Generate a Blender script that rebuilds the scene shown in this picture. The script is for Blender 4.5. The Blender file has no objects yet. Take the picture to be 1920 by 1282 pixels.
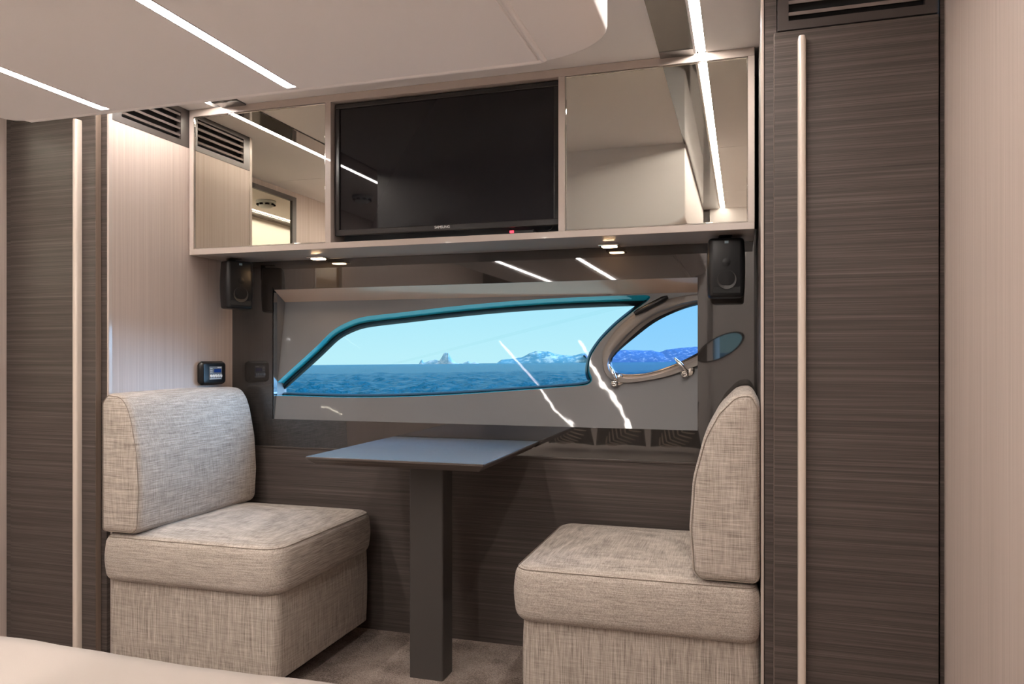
import bpy, bmesh, math, random
from mathutils import Vector, noise
random.seed(3)
C = bpy.context.scene.collection
S = bpy.context.scene
TH = math.radians(16.9); ct, st = math.cos(TH), math.sin(TH)
CAMZ = 1.07; F = 1427.0; HOR = 668.0

# ---------------------------------------------------------------- camera
cam = bpy.data.cameras.new('camera'); camo = bpy.data.objects.new('camera', cam); C.objects.link(camo)
camo.location = (0, 0, CAMZ); camo.rotation_euler = (math.pi/2, 0, TH)
cam.sensor_width = 36; cam.lens = F/1920*36; cam.shift_y = 27/1920; cam.clip_start = .02; cam.clip_end = 9000
S.camera = camo
S.view_settings.view_transform = 'Standard'; S.view_settings.look = 'None'
S.view_settings.gamma = 1; S.view_settings.exposure = 0; S.view_settings.use_curve_mapping = False

# ---------------------------------------------------------------- world
w = bpy.data.worlds.new('world'); S.world = w; w.use_nodes = True
nt = w.node_tree; nt.nodes.clear()
out = nt.nodes.new('ShaderNodeOutputWorld'); bg = nt.nodes.new('ShaderNodeBackground')
tc = nt.nodes.new('ShaderNodeTexCoord'); sp = nt.nodes.new('ShaderNodeSeparateXYZ'); rp = nt.nodes.new('ShaderNodeValToRGB')
nt.links.new(tc.outputs['Generated'], sp.inputs[0]); nt.links.new(sp.outputs['Z'], rp.inputs[0])
nt.links.new(rp.outputs[0], bg.inputs[0]); nt.links.new(bg.outputs[0], out.inputs[0])
e = rp.color_ramp.elements
e[0].position = 0; e[0].color = (.46, .78, .86, 1)
e[1].position = .9; e[1].color = (.10, .30, .62, 1)
x = e.new(.08); x.color = (.36, .72, .87, 1)
x = e.new(.3); x.color = (.22, .52, .80, 1)
bg.inputs[1].default_value = 1.15
sun = bpy.data.lights.new('sun', 'SUN'); so = bpy.data.objects.new('sun', sun); C.objects.link(so)
sun.energy = 2.2; sun.angle = .01; sun.color = (1, .95, .86); so.rotation_euler = (math.radians(42), 0, math.radians(-28))

sk = bpy.data.lights.new('sky_fill', 'SUN'); sko = bpy.data.objects.new('sky_fill', sk); C.objects.link(sko)   # added wide blue sun lamp for cool sky light through the window
sk.energy = 13.5; sk.angle = math.radians(62); sk.color = (.38, .65, 1)
sko.rotation_euler = Vector((-.62, -.66, -.44)).to_track_quat('-Z', 'Y').to_euler()
LED = 116.0       # emission of the LED strips
SPOT = 60.0

# ---------------------------------------------------------------- materials
def mat(name):
    m = bpy.data.materials.new(name); m.use_nodes = True
    b = m.node_tree.nodes['Principled BSDF']
    return m, m.node_tree, b
def srgb(r, g, b):
    f = lambda c: (c/255/12.92) if c/255 <= .04045 else ((c/255+.055)/1.055)**2.4
    return (f(r), f(g), f(b), 1)
def plain(name, col, rough=.5, metal=0, spec=.5, coat=0, bump=None):
    m, t, b = mat(name)
    b.inputs['Base Color'].default_value = col; b.inputs['Roughness'].default_value = rough
    b.inputs['Metallic'].default_value = metal; b.inputs['Specular IOR Level'].default_value = spec
    b.inputs['Coat Weight'].default_value = coat; b.inputs['Coat Roughness'].default_value = .03
    if bump:
        sc, st_, dist = bump
        co = t.nodes.new('ShaderNodeTexCoord'); n = t.nodes.new('ShaderNodeTexNoise'); bp = t.nodes.new('ShaderNodeBump')
        n.inputs['Scale'].default_value = sc; n.inputs['Detail'].default_value = 3
        bp.inputs['Strength'].default_value = st_; bp.inputs['Distance'].default_value = dist
        t.links.new(co.outputs['Object'], n.inputs['Vector']); t.links.new(n.outputs[0], bp.inputs['Height'])
        t.links.new(bp.outputs[0], b.inputs['Normal']); 
        if coat: t.links.new(bp.outputs[0], b.inputs['Coat Normal'])
    return m
def streak(name, cols, scale, rough=.45, spec=.4, bump=.1, coarse=.35, coat=0, big=None):
    """grain: noise stretched by the scale vector; cols = dark, mid, light"""
    m, t, b = mat(name); N = t.nodes.new; L = t.links.new
    co = N('ShaderNodeTexCoord')
    mp = N('ShaderNodeMapping'); mp.inputs['Scale'].default_value = scale
    n1 = N('ShaderNodeTexNoise'); n1.inputs['Scale'].default_value = 1; n1.inputs['Detail'].default_value = 5; n1.inputs['Roughness'].default_value = .62
    mp2 = N('ShaderNodeMapping'); mp2.inputs['Scale'].default_value = [s*coarse for s in scale]
    n2 = N('ShaderNodeTexNoise'); n2.inputs['Scale'].default_value = .45; n2.inputs['Detail'].default_value = 3
    mx = N('ShaderNodeMix'); mx.data_type = 'FLOAT'; mx.inputs[0].default_value = .4
    r = N('ShaderNodeValToRGB')
    L(co.outputs['Object'], mp.inputs[0]); L(mp.outputs[0], n1.inputs['Vector'])
    L(co.outputs['Object'], mp2.inputs[0]); L(mp2.outputs[0], n2.inputs['Vector'])
    L(n1.outputs[0], mx.inputs[2]); L(n2.outputs[0], mx.inputs[3]); L(mx.outputs[0], r.inputs[0])
    e = r.color_ramp.elements; e[0].position = .34; e[0].color = cols[0]; e[1].position = .68; e[1].color = cols[2]
    k = e.new(.5); k.color = cols[1]
    L(r.outputs[0], b.inputs['Base Color'])
    bp = N('ShaderNodeBump'); bp.inputs['Strength'].default_value = bump; bp.inputs['Distance'].default_value = .001
    L(mx.outputs[0], bp.inputs['Height']); L(bp.outputs[0], b.inputs['Normal'])
    b.inputs['Roughness'].default_value = rough; b.inputs['Specular IOR Level'].default_value = spec
    b.inputs['Coat Weight'].default_value = coat; b.inputs['Coat Roughness'].default_value = .15
    return m
def weave(name, cols, s1, s2, s1w=.6, bump=.35):
    """linen: two crossed streak noises plus a fine thread weave"""
    m, t, b = mat(name); N = t.nodes.new; L = t.links.new
    co = N('ShaderNodeTexCoord'); vals = []
    for s in (s1, s2):
        mp = N('ShaderNodeMapping'); mp.inputs['Scale'].default_value = s
        n = N('ShaderNodeTexNoise'); n.inputs['Scale'].default_value = 1; n.inputs['Detail'].default_value = 4; n.inputs['Roughness'].default_value = .65
        L(co.outputs['Object'], mp.inputs[0]); L(mp.outputs[0], n.inputs['Vector']); vals.append(n)
    mx = N('ShaderNodeMix'); mx.data_type = 'FLOAT'; mx.inputs[0].default_value = 1-s1w
    L(vals[0].outputs[0], mx.inputs[2]); L(vals[1].outputs[0], mx.inputs[3])
    r = N('ShaderNodeValToRGB'); e = r.color_ramp.elements
    e[0].position = .33; e[0].color = cols[0]; e[1].position = .66; e[1].color = cols[2]; k = e.new(.5); k.color = cols[1]
    L(mx.outputs[0], r.inputs[0]); L(r.outputs[0], b.inputs['Base Color'])
    n3 = N('ShaderNodeTexNoise'); n3.inputs['Scale'].default_value = 700; n3.inputs['Detail'].default_value = 1
    L(co.outputs['Object'], n3.inputs['Vector'])
    ad = N('ShaderNodeMath'); ad.operation = 'ADD'; L(mx.outputs[0], ad.inputs[0]); L(n3.outputs[0], ad.inputs[1])
    bp = N('ShaderNodeBump'); bp.inputs['Strength'].default_value = bump; bp.inputs['Distance'].default_value = .0012
    L(ad.outputs[0], bp.inputs['Height']); L(bp.outputs[0], b.inputs['Normal'])
    b.inputs['Roughness'].default_value = .9; b.inputs['Specular IOR Level'].default_value = .15
    b.inputs['Sheen Weight'].default_value = .15
    return m
def emis(name, col, s):
    m = bpy.data.materials.new(name); m.use_nodes = True; t = m.node_tree; t.nodes.clear()
    o = t.nodes.new('ShaderNodeOutputMaterial'); em = t.nodes.new('ShaderNodeEmission')
    em.inputs[0].default_value = col; em.inputs[1].default_value = s; t.links.new(em.outputs[0], o.inputs[0]); return m

wd = [(.040, .031, .028, 1), (.071, .057, .051, 1), (.136, .113, .100, 1)]
wood_dark = streak('dark_wood', wd, (2.6, 2.6, 420), rough=.42, spec=.35, bump=.12, coat=.05, coarse=.5)
wood_light = streak('light_wood', [(.43, .35, .305, 1), (.50, .41, .365, 1), (.57, .475, .425, 1)], (300, 300, 2.4), rough=.42, spec=.35, bump=.06, coarse=.6)
linen_h = weave('linen_lengthwise', [(.17, .14, .118, 1), (.41, .355, .31, 1), (.63, .565, .505, 1)], (13, 13, 480), (300, 300, 16), .62)
linen_seat = weave('linen_seat', [(.17, .14, .118, 1), (.41, .355, .31, 1), (.63, .565, .505, 1)], (13, 13, 480), (420, 14, 300), .5)
linen_v = weave('linen_upright', [(.17, .14, .118, 1), (.39, .335, .29, 1), (.59, .525, .465, 1)], (380, 380, 9), (14, 14, 300), .68)
thread = plain('seam_thread', (.24, .195, .16, 1), .9)
ceil_m = plain('ceiling_vinyl', (.84, .80, .78, 1), .6, bump=(260, .08, .001))
soffit_m = plain('soffit_leather', (.92, .89, .88, 1), .55, bump=(420, .12, .001))
lacquer = plain('beige_lacquer', (.50, .425, .38, 1), .28, coat=.3)
handle_m = plain('handle_lacquer', (.62, .53, .46, 1), .3, coat=.4)
glossdark = plain('smoked_gloss_panel', (.032, .028, .026, 1), .02, spec=.8, coat=.5)
darkband = plain('dark_gloss_band', (.055, .050, .047, 1), .06, spec=.8, coat=.4)
gelcoat = plain('grey_gelcoat', (.165, .168, .175, 1), .45, spec=.3, coat=.35, bump=(5, .25, .0035))
gelframe = plain('grey_frame_gelcoat', (.19, .17, .155, 1), .38, spec=.35, coat=.12)
rubber = plain('black_rubber', (.010, .011, .014, 1), .25)
blackplastic = plain('black_plastic', (.008, .008, .009, 1), .3, spec=.35)
blackmatt = plain('black_cloth', (.010, .010, .010, 1), .75, bump=(900, .5, .001))
screen_m = plain('dark_screen', (.010, .009, .011, 1), .02, spec=.35)
bezel_m = plain('tv_bezel', (.020, .018, .018, 1), .2)
chrome = plain('chrome', (.8, .78, .75, 1), .08, metal=1)
mirror_m = plain('bronze_mirror', (.76, .73, .65, 1), .004, metal=1)
mirror_edge = plain('mirror_edge', (.75, .73, .68, 1), .06, metal=1)
wallmirror = plain('wall_mirror', (.80, .78, .66, 1), .01, metal=1)
vent_m = plain('vent_brown', (.050, .040, .036, 1), .4)
slat_m = plain('vent_slat_metal', (.17, .14, .13, 1), .24, metal=.4, coat=.4)
void_m = plain('dark_void', (.006, .005, .005, 1), .8)
postm = plain('post_charcoal', (.060, .054, .051, 1), .45, bump=(500, .15, .001))
tabletop_m = plain('table_sky_tint', (.135, .19, .26, 1), .2, spec=1.0, coat=0, bump=(30, .03, .001))  # dark grey with some reflected-sky blue put into the base colour
sheet_m = plain('bed_cover', (.375, .325, .29, 1), .85, spec=.15, bump=(380, .2, .001))
pillow_m = plain('dark_pillow', (.03, .026, .024, 1), .85)
leaf_m = plain('leaf_print', (.85, .72, .56, 1), .8)
whiteplastic = plain('white_plastic', (.62, .66, .66, 1), .4)
led_m = emis('led_strip', (1, .92, .85, 1), LED)
spot_m = emis('spot_led', (1, .62, .32, 1), SPOT)
lcd_m = emis('lcd_blue', (.02, .06, .28, 1), .5)
btn_m = plain('button_silver', (.75, .75, .75, 1), .4)
panelgrey = plain('panel_label', (.18, .20, .22, 1), .4)
red_m = emis('red_led', (1, .05, .08, 1), 3)
logo_m = plain('logo_silver', (.75, .75, .75, 1), .4)

m, t, b = mat('carpet'); N = t.nodes.new; L = t.links.new
co = N('ShaderNodeTexCoord'); n1 = N('ShaderNodeTexNoise'); n1.inputs['Scale'].default_value = 7; n1.inputs['Detail'].default_value = 2
n2 = N('ShaderNodeTexNoise'); n2.inputs['Scale'].default_value = 260; n2.inputs['Detail'].default_value = 3
for n in (n1, n2): L(co.outputs['Object'], n.inputs['Vector'])
mx = N('ShaderNodeMix'); mx.data_type = 'FLOAT'; mx.inputs[0].default_value = .55; L(n1.outputs[0], mx.inputs[2]); L(n2.outputs[0], mx.inputs[3])
r = N('ShaderNodeValToRGB'); e = r.color_ramp.elements; e[0].position = .36; e[0].color = (.13, .10, .086, 1); e[1].position = .64; e[1].color = (.46, .38, .335, 1)
L(mx.outputs[0], r.inputs[0]); L(r.outputs[0], b.inputs['Base Color'])
bp = N('ShaderNodeBump'); bp.inputs['Strength'].default_value = .9; bp.inputs['Distance'].default_value = .006
L(n2.outputs[0], bp.inputs['Height']); L(bp.outputs[0], b.inputs['Normal']); b.inputs['Roughness'].default_value = 1; b.inputs['Specular IOR Level'].default_value = .05
carpet_m = m

# thin clear window glass: mostly clear, glossy by Fresnel
def glass(name, tint):
    m = bpy.data.materials.new(name); m.use_nodes = True; t = m.node_tree; t.nodes.clear()
    o = t.nodes.new('ShaderNodeOutputMaterial'); tr = t.nodes.new('ShaderNodeBsdfTransparent'); gl = t.nodes.new('ShaderNodeBsdfGlossy')
    fr = t.nodes.new('ShaderNodeFresnel'); fr.inputs[0].default_value = 1.16; mx = t.nodes.new('ShaderNodeMixShader')
    tr.inputs[0].default_value = tint; gl.inputs[1].default_value = .01
    t.links.new(fr.outputs[0], mx.inputs[0]); t.links.new(tr.outputs[0], mx.inputs[1]); t.links.new(gl.outputs[0], mx.inputs[2]); t.links.new(mx.outputs[0], o.inputs[0])
    return m
glass_m = glass('window_glass', (.95, .98, .98, 1)); glass_blue = glass('hatch_glass', (.56, .74, 1, 1))

# sea
m, t, b = mat('sea'); N = t.nodes.new; L = t.links.new
co = N('ShaderNodeTexCoord'); mp = N('ShaderNodeMapping'); mp.inputs['Scale'].default_value = (1.3, 1.3, 1)
n1 = N('ShaderNodeTexNoise'); n1.inputs['Scale'].default_value = 1.1; n1.inputs['Detail'].default_value = 6; n1.inputs['Roughness'].default_value = .6
L(co.outputs['Object'], mp.inputs[0]); L(mp.outputs[0], n1.inputs['Vector'])
bp = N('ShaderNodeBump'); bp.inputs['Strength'].default_value = 1; bp.inputs['Distance'].default_value = 2.2
L(n1.outputs[0], bp.inputs['Height']); L(bp.outputs[0], b.inputs['Normal'])
b.inputs['Base Color'].default_value = (.0005, .13, .215, 1); b.inputs['Roughness'].default_value = .2; b.inputs['Specular IOR Level'].default_value = .02
sea_m = m
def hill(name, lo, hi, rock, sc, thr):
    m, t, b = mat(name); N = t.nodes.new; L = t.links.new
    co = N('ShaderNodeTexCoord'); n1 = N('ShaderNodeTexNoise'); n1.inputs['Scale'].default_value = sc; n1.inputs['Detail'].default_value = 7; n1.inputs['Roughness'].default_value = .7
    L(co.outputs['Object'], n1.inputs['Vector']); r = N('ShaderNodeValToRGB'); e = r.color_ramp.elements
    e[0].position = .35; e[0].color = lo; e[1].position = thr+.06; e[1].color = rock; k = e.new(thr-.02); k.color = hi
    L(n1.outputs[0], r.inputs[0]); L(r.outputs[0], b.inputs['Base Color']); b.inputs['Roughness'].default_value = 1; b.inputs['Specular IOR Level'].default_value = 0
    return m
hill_m = hill('far_hills', (.075, .21, .28, 1), (.11, .26, .33, 1), (.38, .48, .48, 1), .035, .53)  # blue aerial haze of the distance is put into these land colours
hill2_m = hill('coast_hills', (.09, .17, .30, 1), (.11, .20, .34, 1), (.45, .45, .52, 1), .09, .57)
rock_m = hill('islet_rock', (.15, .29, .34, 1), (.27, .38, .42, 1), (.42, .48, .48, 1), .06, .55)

# ---------------------------------------------------------------- mesh helpers
def tri(bm): bmesh.ops.recalc_face_normals(bm, faces=bm.faces)
def obj(name, bm, m, parent=None, smooth=None, label=None, kind=None, cat=None, group=None, origin=None, recalc=True):
    """bm is in world coordinates; geometry is shifted to the parent's place, or to its own base"""
    if recalc: tri(bm)
    if parent is not None: o0 = world_loc(parent)
    elif origin is not None: o0 = Vector(origin)
    else:
        xs = [v.co.x for v in bm.verts]; ys = [v.co.y for v in bm.verts]; zs = [v.co.z for v in bm.verts]
        o0 = Vector(((min(xs)+max(xs))/2, (min(ys)+max(ys))/2, min(zs)))
    for v in bm.verts: v.co -= o0
    me = bpy.data.meshes.new(name); bm.to_mesh(me); bm.free()
    me.materials.append(m)
    if smooth:
        for p in me.polygons: p.use_smooth = True
        me.set_sharp_from_angle(angle=math.radians(smooth))
    o = bpy.data.objects.new(name, me); C.objects.link(o)
    if parent is not None: o.parent = parent
    else: o.location = o0
    if label: o['label'] = label
    if cat: o['category'] = cat
    if group: o['group'] = group
    if kind: o['kind'] = kind
    return o
def world_loc(o):
    v = Vector(o.location)
    while o.parent: o = o.parent; v += Vector(o.location)
    return v
def thing(name, label, cat, loc, group=None, kind=None):
    o = bpy.data.objects.new(name, None); C.objects.link(o); o.location = loc; o.empty_display_size = .1
    o['label'] = label
    if cat: o['category'] = cat
    if group: o['group'] = group
    if kind: o['kind'] = kind
    return o
def struct(name, bm, m, label=None, parent=None, **k):
    return obj(name, bm, m, parent, label=label, kind='structure' if parent is None else None, **k)
def addbox(bm, x0, x1, y0, y1, z0, z1, bev=0, seg=2):
    vs = [bm.verts.new((x, y, z)) for x in (x0, x1) for y in (y0, y1) for z in (z0, z1)]
    q = [(0,1,3,2), (4,6,7,5), (0,4,5,1), (2,3,7,6), (0,2,6,4), (1,5,7,3)]
    fs = [bm.faces.new([vs[i] for i in f]) for f in q]
    if bev:
        es = {e for f in fs for e in f.edges}
        bmesh.ops.bevel(bm, geom=list(es), offset=bev, segments=seg, affect='EDGES', profile=.5)
def box(x0, x1, y0, y1, z0, z1, bev=0, seg=2):
    bm = bmesh.new(); addbox(bm, min(x0,x1), max(x0,x1), min(y0,y1), max(y0,y1), min(z0,z1), max(z0,z1), bev, seg); return bm
def loft(rings, cap=True, closed=True):
    bm = bmesh.new(); R = [[bm.verts.new(p) for p in r] for r in rings]; n = len(R[0])
    for a, b_ in zip(R, R[1:]):
        for i in range(n if closed else n-1):
            j = (i+1) % n; bm.faces.new((a[i], a[j], b_[j], b_[i]))
    if cap:
        bm.faces.new(R[0][::-1]); bm.faces.new(R[-1])
    return bm
def join(*bms):
    a = bms[0]
    for b_ in bms[1:]:
        me = bpy.data.meshes.new('tmp'); b_.to_mesh(me); a.from_mesh(me); bpy.data.meshes.remove(me); b_.free()
    return a
def tube(pts, r, n=10, closed=False, cap=True):
    pts = [Vector(p) for p in pts]; rs = r if isinstance(r, (list, tuple)) else [r]*len(pts); rings = []
    N_ = len(pts); prev = None
    for i, p in enumerate(pts):
        if closed: d = pts[(i+1) % N_]-pts[i-1]
        else: d = pts[min(i+1, N_-1)]-pts[max(i-1, 0)]
        d.normalize()
        u = prev - d*prev.dot(d) if prev is not None else (d.cross(Vector((0,0,1))) if abs(d.z) < .9 else d.cross(Vector((1,0,0))))
        u.normalize(); prev = u; v = d.cross(u)
        rings.append([p + (u*math.cos(a)+v*math.sin(a))*rs[i] for a in [2*math.pi*k/n for k in range(n)]])
    if closed: rings.append(rings[0]); bm = loft(rings, cap=False); bmesh.ops.remove_doubles(bm, verts=bm.verts, dist=1e-6); return bm
    return loft(rings, cap=cap)
def lathe(profile, c, axis='Z', n=32):
    """profile: (radius, height) list around an axis through c"""
    rings = []
    for r_, h in profile:
        ring = []
        for k in range(n):
            a = 2*math.pi*k/n; u, v = r_*math.cos(a), r_*math.sin(a)
            ring.append({'Z': (c[0]+u, c[1]+v, c[2]+h), 'Y': (c[0]+u, c[1]+h, c[2]+v), 'X': (c[0]+h, c[1]+u, c[2]+v)}[axis])
        rings.append(ring)
    return loft(rings)
def round_poly(pts, radii, inset=0., seg=6):
    """2D ccw convex polygon, moved inwards and filleted; always the same point count"""
    n = len(pts); P = [Vector(p) for p in pts]
    lines = []
    for i in range(n):
        a, b_ = P[i], P[(i+1) % n]; d = (b_-a).normalized(); nn = Vector((-d.y, d.x)); lines.append((a+nn*inset, d))
    Q = []
    for i in range(n):
        (a, d), (c, e_) = lines[i-1], lines[i]
        den = d.x*e_.y-d.y*e_.x
        t_ = ((c.x-a.x)*e_.y-(c.y-a.y)*e_.x)/den if abs(den) > 1e-6 else 0
        Q.append(a+d*t_ if abs(den) > 1e-6 else c.copy())
    outp = []
    for i in range(n):
        p = Q[i]; a = (Q[i-1]-p); b_ = (Q[(i+1) % n]-p); la, lb = a.length, b_.length
        a.normalize(); b_.normalize(); ang = a.angle(b_); rr = max(radii[i]-inset, .002)
        tl = min(rr/math.tan(ang/2), la*.48, lb*.48); rr = tl*math.tan(ang/2)
        bis = (a+b_).normalized(); c = p+bis*(rr/math.sin(ang/2))
        s0 = p+a*tl-c; s1 = p+b_*tl-c; a0 = math.atan2(s0.y, s0.x); a1 = math.atan2(s1.y, s1.x)
        dd = (a1-a0+math.pi) % (2*math.pi)-math.pi
        for k in range(seg+1):
            aa = a0+dd*k/seg; outp.append((c.x+rr*math.cos(aa), c.y+rr*math.sin(aa)))
    return outp
def cushion(pts, radii, lo, hi, er, place, puff_hi=0., puff_lo=0., steps=6):
    """polygon extruded from lo to hi with edges rounded by er; place(u,v,t)->xyz"""
    rings = []
    cu = sum(p[0] for p in pts)/len(pts); cv = sum(p[1] for p in pts)/len(pts)
    inner = round_poly(pts, radii, er)
    def cap(rg, t0, puff, rev):
        res = []
        for s in (.93, .84, .72, .56, .38, .2, .07):
            res.append([place(cu+(u-cu)*s, cv+(v-cv)*s, t0+puff*(1-s**2.6)) for u, v in rg])
        return res
    lowcap = cap(inner, lo, -puff_lo, True)[::-1]
    rings += lowcap
    for k in range(steps+1):
        a = math.pi/2*k/steps
        rings.append([place(u, v, lo+er*(1-math.cos(a))) for u, v in round_poly(pts, radii, er*(1-math.sin(a)))])
    for k in range(1, 5):
        rings.append([place(u, v, lo+er+(hi-lo-2*er)*k/5) for u, v in round_poly(pts, radii, -.004*math.sin(math.pi*k/5))])
    for k in range(steps, -1, -1):
        a = math.pi/2*k/steps
        rings.append([place(u, v, hi-er*(1-math.cos(a))) for u, v in round_poly(pts, radii, er*(1-math.sin(a)))])
    rings += cap(inner, hi, puff_hi, False)
    return loft(rings)
def ray(px, py):
    r = (px-960)/F; return Vector((-st+r*ct, ct+r*st, (HOR-py)/F))
def seam(pts, radii, er, t, sgn, place, off=.0012):
    rg = round_poly(pts, radii, er*.293-off)
    return tube([place(u, v, t-sgn*(er*.293-off)) for u, v in rg], .0012, 5, closed=True)

# ---------------------------------------------------------------- key dimensions
XL, XR = -2.04, .045           # alcove side walls
WL, WR = -2.475, .46            # cabin side walls
YW = 2.70                      # window wall
YC = 2.437                     # front of overhead cabinet
YD = 2.053                     # wardrobe carcass front
CE = 2.015                     # ceiling
BK = -1.75                     # bed-head end wall
SO0, SO1, SOY, SOZ = -1.775, -.245, 1.44, 1.637

# ---------------------------------------------------------------- setting
struct('floor', box(WL-.05, WR+.05, BK-.05, 2.9, -.04, 0), carpet_m, 'brown grey carpet floor with soft mottled pile')
cl = thing('ceiling', 'warm grey vinyl ceiling with inset light strips', None, (-1, 1, CE), kind='structure')
obj('backing', box(WL-.05, WR+.05, BK-.05, 2.9, CE+.012, CE+.06), void_m, cl)
for a, b_ in ((BK, .35), (.353, 1.31), (1.313, 2.75)):
    for x0, x1 in ((WL, -1.92), (-1.89, -.14), (-.11, WR)):
        obj('ceiling_panel', box(x0, x1, a, b_, CE, CE+.0119), ceil_m, cl)
struct('wall_left', box(WL-.05, WL, BK, 2.06, 0, CE+.01), wood_light, 'light vertical-grain wood side wall at far left')
struct('wall_right', box(WR, WR+.05, -.15, 2.06, 0, CE+.01), wood_light, 'light vertical-grain wood wall at the right edge')
struct('wall_back', box(WL, SO1, BK-.05, BK, 0, CE+.01), wood_dark, 'dark wood wall behind the bed head')
struct('wall_partition', box(SO1, SO1+.04, BK, -.15, 0, CE+.01), ceil_m, 'pale partition beside the bed head')
struct('wall_alcove_left', box(XL-.02, XL, 2.068, 2.76, 0, 1.87), wood_light, 'light vertical-grain wood side of the seating alcove, left')
struct('wall_alcove_right', box(XR, XR+.02, 2.068, 2.76, 0, CE+.01), wood_dark, 'dark wood side of the seating alcove, right')
# alcove vent fascia, left (parts of the grille)
def grille(parent, axis, fixed, a0, a1, z0, z1, s0, s1, sz0, sz1, nsl, dirn):
    """frame of four bars around a slot opening, slats and a dark box behind. dirn: unit sign pointing into the wall"""
    def B(a, b_, za, zb, d0, d1, bev=0):
        f0, f1 = fixed+dirn*d0, fixed+dirn*d1
        return box(f0, f1, a, b_, za, zb, bev) if axis == 'X' else box(a, b_, f0, f1, za, zb, bev)
    fr = join(B(a0, a1, z0, sz0, 0, .02), B(a0, a1, sz1, z1, 0, .02), B(a0, s0, sz0, sz1, 0, .02), B(s1, a1, sz0, sz1, 0, .02))
    obj('grille_frame', fr, vent_m, parent)
    obj('duct', B(s0-.005, s1+.005, sz0-.003, sz1+.003, .024, .034), void_m, parent)
    hh = (sz1-sz0)/nsl
    for k in range(nsl):
        zc = sz0+hh*(k+.62)
        # a slat: thin blade tilted down towards the room
        pr = [(0.003, -.0045), (0.001, .0035), (.018, .0045), (.018, -.001)]
        rings = []
        for a in (s0, s1):
            rings.append([((fixed+dirn*d, a, zc+z_) if axis == 'X' else (a, fixed+dirn*d, zc+z_)) for d, z_ in pr])
        obj('slat', loft(rings), slat_m, parent)
g = thing('vent_grille', 'dark slatted air vent above the light wood side, at upper left', 'vent', (XL, 2.3, 1.87), 'air vent grilles')
grille(g, 'X', XL+.001, 2.06, 2.44, 1.87, CE, 2.108, 2.395, 1.892, 1.996, 4, -1)
struct('trim_3', box(XL-.03, XL+.002, 2.44, 2.76, 1.87, CE), vent_m, 'dark strip above the alcove side, left')
# window wall: lower wood, smoked gloss panel with a rectangular opening
struct('wall_front', box(XL-.05, XR+.05, YW, YW+.03, 0, .699), wood_dark, 'dark horizontal-grain wood wall below the window')
OX0, OX1, OZ0, OZ1 = -1.842, -.1505, .814, 1.343
fr = join(box(XL, OX0, YW, YW+.008, .703, 1.50), box(OX1, XR, YW, YW+.008, .703, 1.50), box(OX0, OX1, YW, YW+.008, .703, OZ0), box(OX0, OX1, YW, YW+.008, OZ1, 1.50))
struct('trim_1', fr, glossdark, 'smoked glossy panel framing the hull window')
struct('trim_2', box(XL, XR, YW-.006, YW+.02, .697, .703, .001), wood_dark, 'slim edge strip between wood wall and smoked panel')
fr = join(box(XL-.1, OX0, YW+.0085, YW+.02, .70, CE+.02), box(OX1, XR+.1, YW+.0085, YW+.02, .70, CE+.02), box(OX0, OX1, YW+.0085, YW+.02, .70, OZ0), box(OX0, OX1, YW+.0085, YW+.02, OZ1, CE+.02))
struct('wall_front_backing', fr, void_m, 'dark backing of the window wall')

# ---- window_1: sloped liner, main pane
LA = Vector((0, YW+.005, OZ0)); LB = Vector((0, YW+.082, 1.296)); LD = (LB-LA)
NL = Vector((0, LD.z, -LD.y)).normalized()      # pointing away, roughly +Y
NL = Vector((0, abs(LD.z), -abs(LD.y))).normalized()
def onliner(px, py, depth=0.):
    d = ray(px, py); o = Vector((0, 0, CAMZ)); p0 = LA+NL*depth
    k = (p0-o).dot(NL)/d.dot(NL); return o+d*k
def catmull(pts, n, sharp=()):
    P = [Vector(p) for p in pts]; N_ = len(P); outp = []
    for i in range(N_):
        p0, p1, p2, p3 = P[i-1], P[i], P[(i+1) % N_], P[(i+2) % N_]
        for k in range(n):
            t_ = k/n
            outp.append(.5*((2*p1)+(p2-p0)*t_+(2*p0-5*p1+4*p2-p3)*t_*t_+(3*p1-p0-3*p2+p3)*t_**3))
    return outp
def offset_loop(P, wf):
    res = []; n = len(P)
    for i, p in enumerate(P):
        d = (P[(i+1) % n]-P[i-1]).normalized(); nn = Vector((d.y, -d.x))  # outward for image-clockwise loop, y down
        res.append(p-nn*wf(nn))
    return res
main_out = [(516,722),(530,707),(575.6,665.7),(600,643),(616.5,626),(632,614),(649,605),(668,597.5),(687.5,593),(720,589),(753,585.5),(835,575.8),(900,569.5),(960,564.3),(1033,559.5),(1120,555.5),(1190,553.5),(1212,553.5),(1219,556.5),(1214,564),(1195,578),(1177,592),(1157,608),(1139.8,625),(1126,640),(1115,656),(1108,668),(1105,682),(1105,695),(1109,706),(1110,713),(1105,719),(1092,723),(1040,727),(940,734),(850,740),(753,744),(685,745),(616.5,744.5),(560,742.5),(522,742),(514,740),(513,733)]
def cw(P):  # make image-clockwise (y down)
    a = sum(P[i][0]*P[(i+1) % len(P)][1]-P[(i+1) % len(P)][0]*P[i][1] for i in range(len(P))); return P if a > 0 else P[::-1]
M0 = catmull(cw(main_out), 3)
wide = lambda nn: max(0, -nn.y)*9 + max(0, -nn.x)*3 + 1.5
def smoothv(P, wf, it=6):
    vals = []
    n = len(P)
    for i, p in enumerate(P):
        d = (P[(i+1) % n]-P[i-1]).normalized(); vals.append(wf(Vector((d.y, -d.x))))
    for _ in range(it): vals = [(vals[i-1]+vals[i]*2+vals[(i+1) % n])/4 for i in range(n)]
    return vals
def off2(P, vals):
    n = len(P); res = []
    for i, p in enumerate(P):
        d = (P[(i+1) % n]-P[i-1]).normalized(); nn = Vector((d.y, -d.x)); res.append(p-nn*vals[i])
    for _ in range(2): res = [(res[i-1]+res[i]*2+res[(i+1) % n])/4 for i in range(n)]
    return res
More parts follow.
